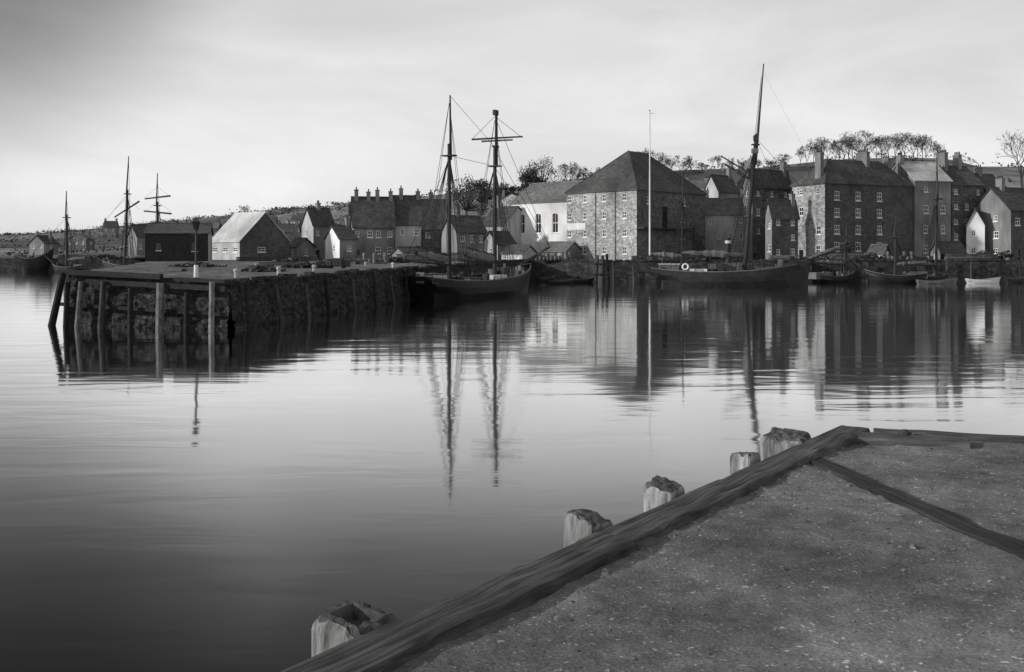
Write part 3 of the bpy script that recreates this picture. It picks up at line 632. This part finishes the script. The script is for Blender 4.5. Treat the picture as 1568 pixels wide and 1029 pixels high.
# ------------------------------------------------------------------ foreground quay
fq=empty('timber_edged_quay',(3,4,4.1))
C=V(2.86,8.56,4.2); e1=V(-3.68,-5.01,0).normalized(); e2=V(1.38,-.46,0).normalized()
n1_=V(-.806,.592,0)
n2_=V(-e2.y,e2.x,0).normalized()
if n2_.y<0:n2_=-n2_
dm=bpy.data.materials.new('gritty_dirt'); dm.use_nodes=True; t=dm.node_tree; L=t.links; b=t.nodes['Principled BSDF']; b.inputs['Roughness'].default_value=.95; b.inputs['Specular IOR Level'].default_value=.15
tc=nd(t,'ShaderNodeTexCoord')
def ns(s,dt,a,b_,lo=.3,hi=.7):
    n=nd(t,'ShaderNodeTexNoise'); n.inputs['Scale'].default_value=s; n.inputs['Detail'].default_value=dt; n.inputs['Roughness'].default_value=.65; L.new(tc.outputs['Object'],n.inputs['Vector'])
    r=nd(t,'ShaderNodeMapRange'); r.inputs[1].default_value=lo; r.inputs[2].default_value=hi; r.inputs[3].default_value=a; r.inputs[4].default_value=b_; L.new(n.outputs[0],r.inputs[0]); return r.outputs[0],n
def mul(a,b_):
    m=nd(t,'ShaderNodeMath',operation='MULTIPLY'); L.new(a,m.inputs[0]); L.new(b_,m.inputs[1]); return m.outputs[0]
a1,_=ns(1.0,6,.5,1.6); a2,_=ns(6,5,.7,1.3); a3,nf=ns(60,6,.6,1.4); a4,_=ns(.35,2,.14,.21)
a5,_=ns(30,1,1,2.3,.66,.74)
L.new(mul(mul(mul(a1,a2),mul(a3,a4)),a5),b.inputs['Base Color'])
bp=nd(t,'ShaderNodeBump'); bp.inputs['Strength'].default_value=.8; bp.inputs['Distance'].default_value=.02; L.new(nf.outputs[0],bp.inputs['Height']); L.new(bp.outputs[0],b.inputs['Normal'])
M['dirt']=dm
an1=math.atan2(e1.y,e1.x); an2=math.atan2(e2.y,e2.x)
T0=V(2.12,7.45,0);T1=V(2.75,3.7,0); td=(T1-T0).normalized(); an3=math.atan2(td.y,td.x)
M['coping']=mat('coping_timber',.07,.8,2.2,kind='wood',size=(.8,16,6),bump=1,bd=.03,rot=an1)
M['coping2']=mat('coping_timber_side',.07,.8,2.2,kind='wood',size=(.8,16,6),bump=1,bd=.03,rot=an2)
M['tie']=mat('tie_timber',.028,.6,2.2,kind='wood',size=(.8,16,6),bump=.8,bd=.02,rot=an3)
M['posts']=mat('post_side',.2,.7,4,kind='wood',size=(4,4,.5),bump=1,bd=.03)  # sides paler than the tops: light from the left put into the colour
M['postt']=mat('post_top',.08,.6,9,kind='noise',bump=1,bd=.03)
g=MB(['dirt'])
def grade(mx,n): return [mx*(i/n)**1.3 for i in range(n+1)]
def gz(x,y): return 4.155+noise.noise(V(x*.5,y*.5,0))*.03+noise.noise(V(x*2.2,y*2.2,3))*.018+noise.noise(V(x*9,y*9,5))*.006
As=grade(22,380); Bs=grade(22,340)
for a in As:
    for b_ in Bs:
        p=C+e1*a+e2*b_; z=gz(p.x,p.y)+max(0,noise.noise(V(p.x*18,p.y*18,9))-.25)*.04
        g.v.append((p.x,p.y,z))
nb=len(Bs)
for i in range(len(As)-1):
    for j in range(nb-1):
        a=i*nb+j; g.f.append((a,a+1,a+nb+1,a+nb)); g.m.append(0)
g.build('dirt_surface',fq,smooth=True)
def beam(mk,P0,P1,wd,z0,z1,name,side,n=160,amp=.012,seed=0):
    g=MB([mk]); u=(P1-P0); prof_=[(0,z0),(0,z1-.03),(.018,z1-.004)]+[(wd*q,z1) for q in(.15,.28,.42,.55,.7,.85)]+[(wd-.015,z1-.004),(wd,z1-.03),(wd,z0)]
    m=len(prof_)
    for i in range(n+1):
        p=P0+u*(i/n); al=(u*(i/n)).length
        for k,(s,z) in enumerate(prof_):
            q=p+side*s; a=noise.noise(V(q.x*3+seed,q.y*3,z*5))*amp+noise.noise(V(al*3,s*60,seed))*amp*.6
            chip=-max(0,noise.noise(V(al*2.2,seed,k*.2))-.2)*.09 if k in(1,2,m-3,m-2) else -max(0,noise.noise(V(al*1.3,s*25,seed+7))-.3)*.03
            g.v.append((q.x+side.x*a,q.y+side.y*a,z+a+chip))
    for i in range(n):
        for k in range(m-1):
            a=i*m+k; g.f.append((a,a+1,a+m+1,a+m)); g.m.append(0)
    g.f.append(tuple(range(m))); g.m.append(0); g.f.append(tuple(range(n*m,n*m+m))); g.m.append(0)
    return g.build(name,fq,smooth=False)
beam('coping',C.copy(),C+e1*4.1,.27,3.9,4.205,'coping_timber_a',-n1_,260)
beam('coping',C+e1*4.112,C+e1*12,.27,3.9,4.21,'coping_timber_b',-n1_,400,seed=3)
beam('coping2',C+e2*.28,C+e2*12,.16,3.9,4.195,'coping_timber_c',-n2_,300,seed=5)
beam('tie',T0,T1+td*4,.2,3.9,4.175,'tie_timber',V(-td.y,td.x,0),260,seed=8)
beam('coping2',C-n2_*.2+e1*.05,C+e2*1.0-n2_*.2+e1*.05,.26,3.9,4.2,'corner_timber',-n2_,60,seed=12)
g=MB(['blackwood'])
for A_,B_,nn in((C,C+e1*16,n1_),(C,C+e2*16,n2_)):
    for z in [3.75-.32*i for i in range(14)]:
        g.box((A_+B_)/2-nn*.14+V(0,0,z-4.2),(B_-A_)/2,nn*.12,UP*.15)
g.build('timber_cladding',fq)
def post(px,py,side,top,rot=0,hollow=False,name='post',slope=(0,0)):
    d=F*1.5/(py-YH); x=X(px,d)
    s=(V(x,d,0)-V(C.x,C.y,0)).dot(e1); base=V(C.x,C.y,0)+e1*s+n1_*(side/2+.03)
    mt_=Matrix.Rotation(rot,3,'Z'); a=mt_@e1; bb=mt_@n1_
    g=MB(['posts','postt']); n=10; zlow=-2.0
    ring=[]
    for i in range(n): ring.append((-1+2*i/n,-1))
    for i in range(n): ring.append((1,-1+2*i/n))
    for i in range(n): ring.append((1-2*i/n,1))
    for i in range(n): ring.append((-1,1-2*i/n))
    zs_=[top-.02*j for j in range(26)]+[top-.5-(top-.5-zlow)*(j+1)/12 for j in range(12)]
    m=len(ring)
    sl=lambda u,v_:(slope[0]*u+slope[1]*v_)
    for j,z in enumerate(zs_):
        for (u,v_) in ring:
            k=side/2*(1-(.12 if j==0 else .03 if j==1 else 0)); c=.92 if abs(u)>.9 and abs(v_)>.9 else 1
            p=base+a*u*k*c+bb*v_*k*c; q=noise.noise(V(p.x*5,p.y*5,z*3+px))*.014+noise.noise(V(p.x*30,p.y*30,z*4))*.008
            chip=-.08*max(0,noise.noise(V(u*1.7,v_*1.7,px))) if j<3 else 0
            dirn=(a*u+bb*v_).normalized(); zz=z+(sl(u,v_)+chip if j<4 else sl(u,v_)*max(0,1-(j-3)/10))
            g.v.append((p.x+dirn.x*q,p.y+dirn.y*q,zz))
    for j in range(len(zs_)-1):
        for i in range(m):
            g.f.append((j*m+i,j*m+(i+1)%m,(j+1)*m+(i+1)%m,(j+1)*m+i)); g.m.append(0)
    prev=list(range(m)) 
    for ri,sc in enumerate((.8,.6,.42,.22)):
        o=len(g.v)
        for (u,v_) in ring:
            k=side/2*sc*.92; p=base+a*u*k+bb*v_*k; dz=noise.noise(V(p.x*24,p.y*24,2))*.016+.012*(1-sc)+sl(u*sc,v_*sc)
            if hollow and sc<.5: dz-=.06
            g.v.append((p.x,p.y,top+dz))
        cur=list(range(o,o+m))
        for i in range(m): g.f.append((prev[i],prev[(i+1)%m],cur[(i+1)%m],cur[i])); g.m.append(1)
        prev=cur
    g.f.append(tuple(prev)); g.m.append(1)
    g.build(name,fq,smooth=False)
post(525,935,.28,4.2,.12,True,'fender_post_head_1',(.0,.015)); post(897,797,.21,4.23,-.15,False,'fender_post_head_2',(.01,.02)); post(1012,750,.21,4.24,.1,False,'fender_post_head_3',(-.01,.02)); post(1138,700,.18,4.23,-.1,False,'fender_post_head_4',(.01,-.01)); post(1218,666,.36,4.2,.1,False,'fender_post_head_5',(-.015,.01))
g=MB(['iron']); p=V(X(1375,8.3),8.15,4.18); g.tube(p,p+UP*.04,.05,.05,10); g.tube(p+UP*.04,p+UP*.055,.03,.02,8); g.build('iron_bolt',fq)
g=MB(['dirt','posts','coping']); r=random.Random(11)
for i in range(2600):
    a=r.uniform(.3,10);b_=r.uniform(.3,9); p=C+e1*a+e2*b_; s=r.uniform(.004,.010) if r.random()<.96 else r.uniform(.012,.035)
    z=gz(p.x,p.y)
    vs=[V(p.x,p.y,z+.002)+V(dx*s*r.uniform(.7,1.4),dy*s*r.uniform(.7,1.4),dz*s*r.uniform(.4,.9)) for dx,dy,dz in((1,0,0),(0,1,0),(-1,0,0),(0,-1,0),(0,0,1),(0,0,-1))]
    g.add(vs,[(0,1,4),(1,2,4),(2,3,4),(3,0,4),(1,0,5),(2,1,5),(3,2,5),(0,3,5)],r.choice([0,0,0,1,2,2]))
g.build('gravel')
# ------------------------------------------------------------------ light
az=math.radians(15); elv=math.radians(18)
Sd=V(-math.cos(az)*math.cos(elv),-math.sin(az)*math.cos(elv),math.sin(elv))
sl=bpy.data.lights.new('sun','SUN'); sl.energy=2.9; sl.angle=math.radians(1.5); sl.color=(1,.985,.96)
so=bpy.data.objects.new('sun',sl); so.rotation_euler=Sd.to_track_quat('Z','Y').to_euler(); so.location=(-50,-20,60); scene.collection.objects.link(so)
wd_=bpy.data.worlds.new('World'); scene.world=wd_; wd_.use_nodes=True; t=wd_.node_tree; L=t.links; bg=t.nodes['Background']; bg.inputs[1].default_value=.1
sk=nd(t,'ShaderNodeTexSky',sky_type='NISHITA'); sk.sun_disc=False; sk.sun_elevation=elv; sk.sun_rotation=math.atan2(Sd.x,Sd.y); sk.dust_density=3; sk.air_density=1
bw_=nd(t,'ShaderNodeRGBToBW'); L.new(sk.outputs[0],bw_.inputs[0])
tc=nd(t,'ShaderNodeTexCoord'); sp=nd(t,'ShaderNodeSeparateXYZ'); L.new(tc.outputs['Generated'],sp.inputs[0])
rp=nd(t,'ShaderNodeValToRGB'); setramp(rp,[(0,.76),(.06,.84),(.13,.84),(.2,.76),(.26,.66),(.4,.40),(1,.22)]); L.new(sp.outputs['Z'],rp.inputs[0])
mp=nd(t,'ShaderNodeMapping'); mp.inputs['Scale'].default_value=(2.6,2.6,8); L.new(tc.outputs['Generated'],mp.inputs[0])
nn=nd(t,'ShaderNodeTexNoise'); nn.inputs['Scale'].default_value=1; nn.inputs['Detail'].default_value=8; nn.inputs['Roughness'].default_value=.58; nn.inputs['Distortion'].default_value=.5; L.new(mp.outputs[0],nn.inputs['Vector'])
mr=nd(t,'ShaderNodeMapRange'); mr.inputs[1].default_value=.3; mr.inputs[2].default_value=.7; mr.inputs[3].default_value=.84; mr.inputs[4].default_value=1.16; L.new(nn.outputs[0],mr.inputs[0])
dp=nd(t,'ShaderNodeVectorMath',operation='DOT_PRODUCT'); dp.inputs[1].default_value=V(-.58,.95,.38).normalized(); L.new(tc.outputs['Generated'],dp.inputs[0])
md=nd(t,'ShaderNodeMapRange'); md.interpolation_type='SMOOTHSTEP'; md.inputs[1].default_value=.955; md.inputs[2].default_value=1; md.inputs[3].default_value=1; md.inputs[4].default_value=.27; L.new(dp.outputs['Value'],md.inputs[0])
def m2(a,b_,op='MULTIPLY'):
    m=nd(t,'ShaderNodeMath',operation=op)
    for i,x in enumerate((a,b_)):
        if isinstance(x,(int,float)): m.inputs[i].default_value=x
        else: L.new(x,m.inputs[i])
    return m.outputs[0]
haze=m2(m2(m2(rp.outputs[0],mr.outputs[0]),md.outputs[0]),9.0)
L.new(m2(haze,m2(bw_.outputs[0],.2),'ADD'),bg.inputs[0])
cam=bpy.data.cameras.new('camera'); cam.sensor_width=36; cam.lens=36*F/1568; cam.shift_y=-(514.5-YH)/1568; cam.clip_end=9000; cam.clip_start=.05
co=bpy.data.objects.new('camera',cam); co.location=(0,0,H); co.rotation_euler=(math.pi/2,0,0); scene.collection.objects.link(co); scene.camera=co
scene.view_settings.view_transform='Standard'; scene.view_settings.look='None'; scene.view_settings.exposure=0
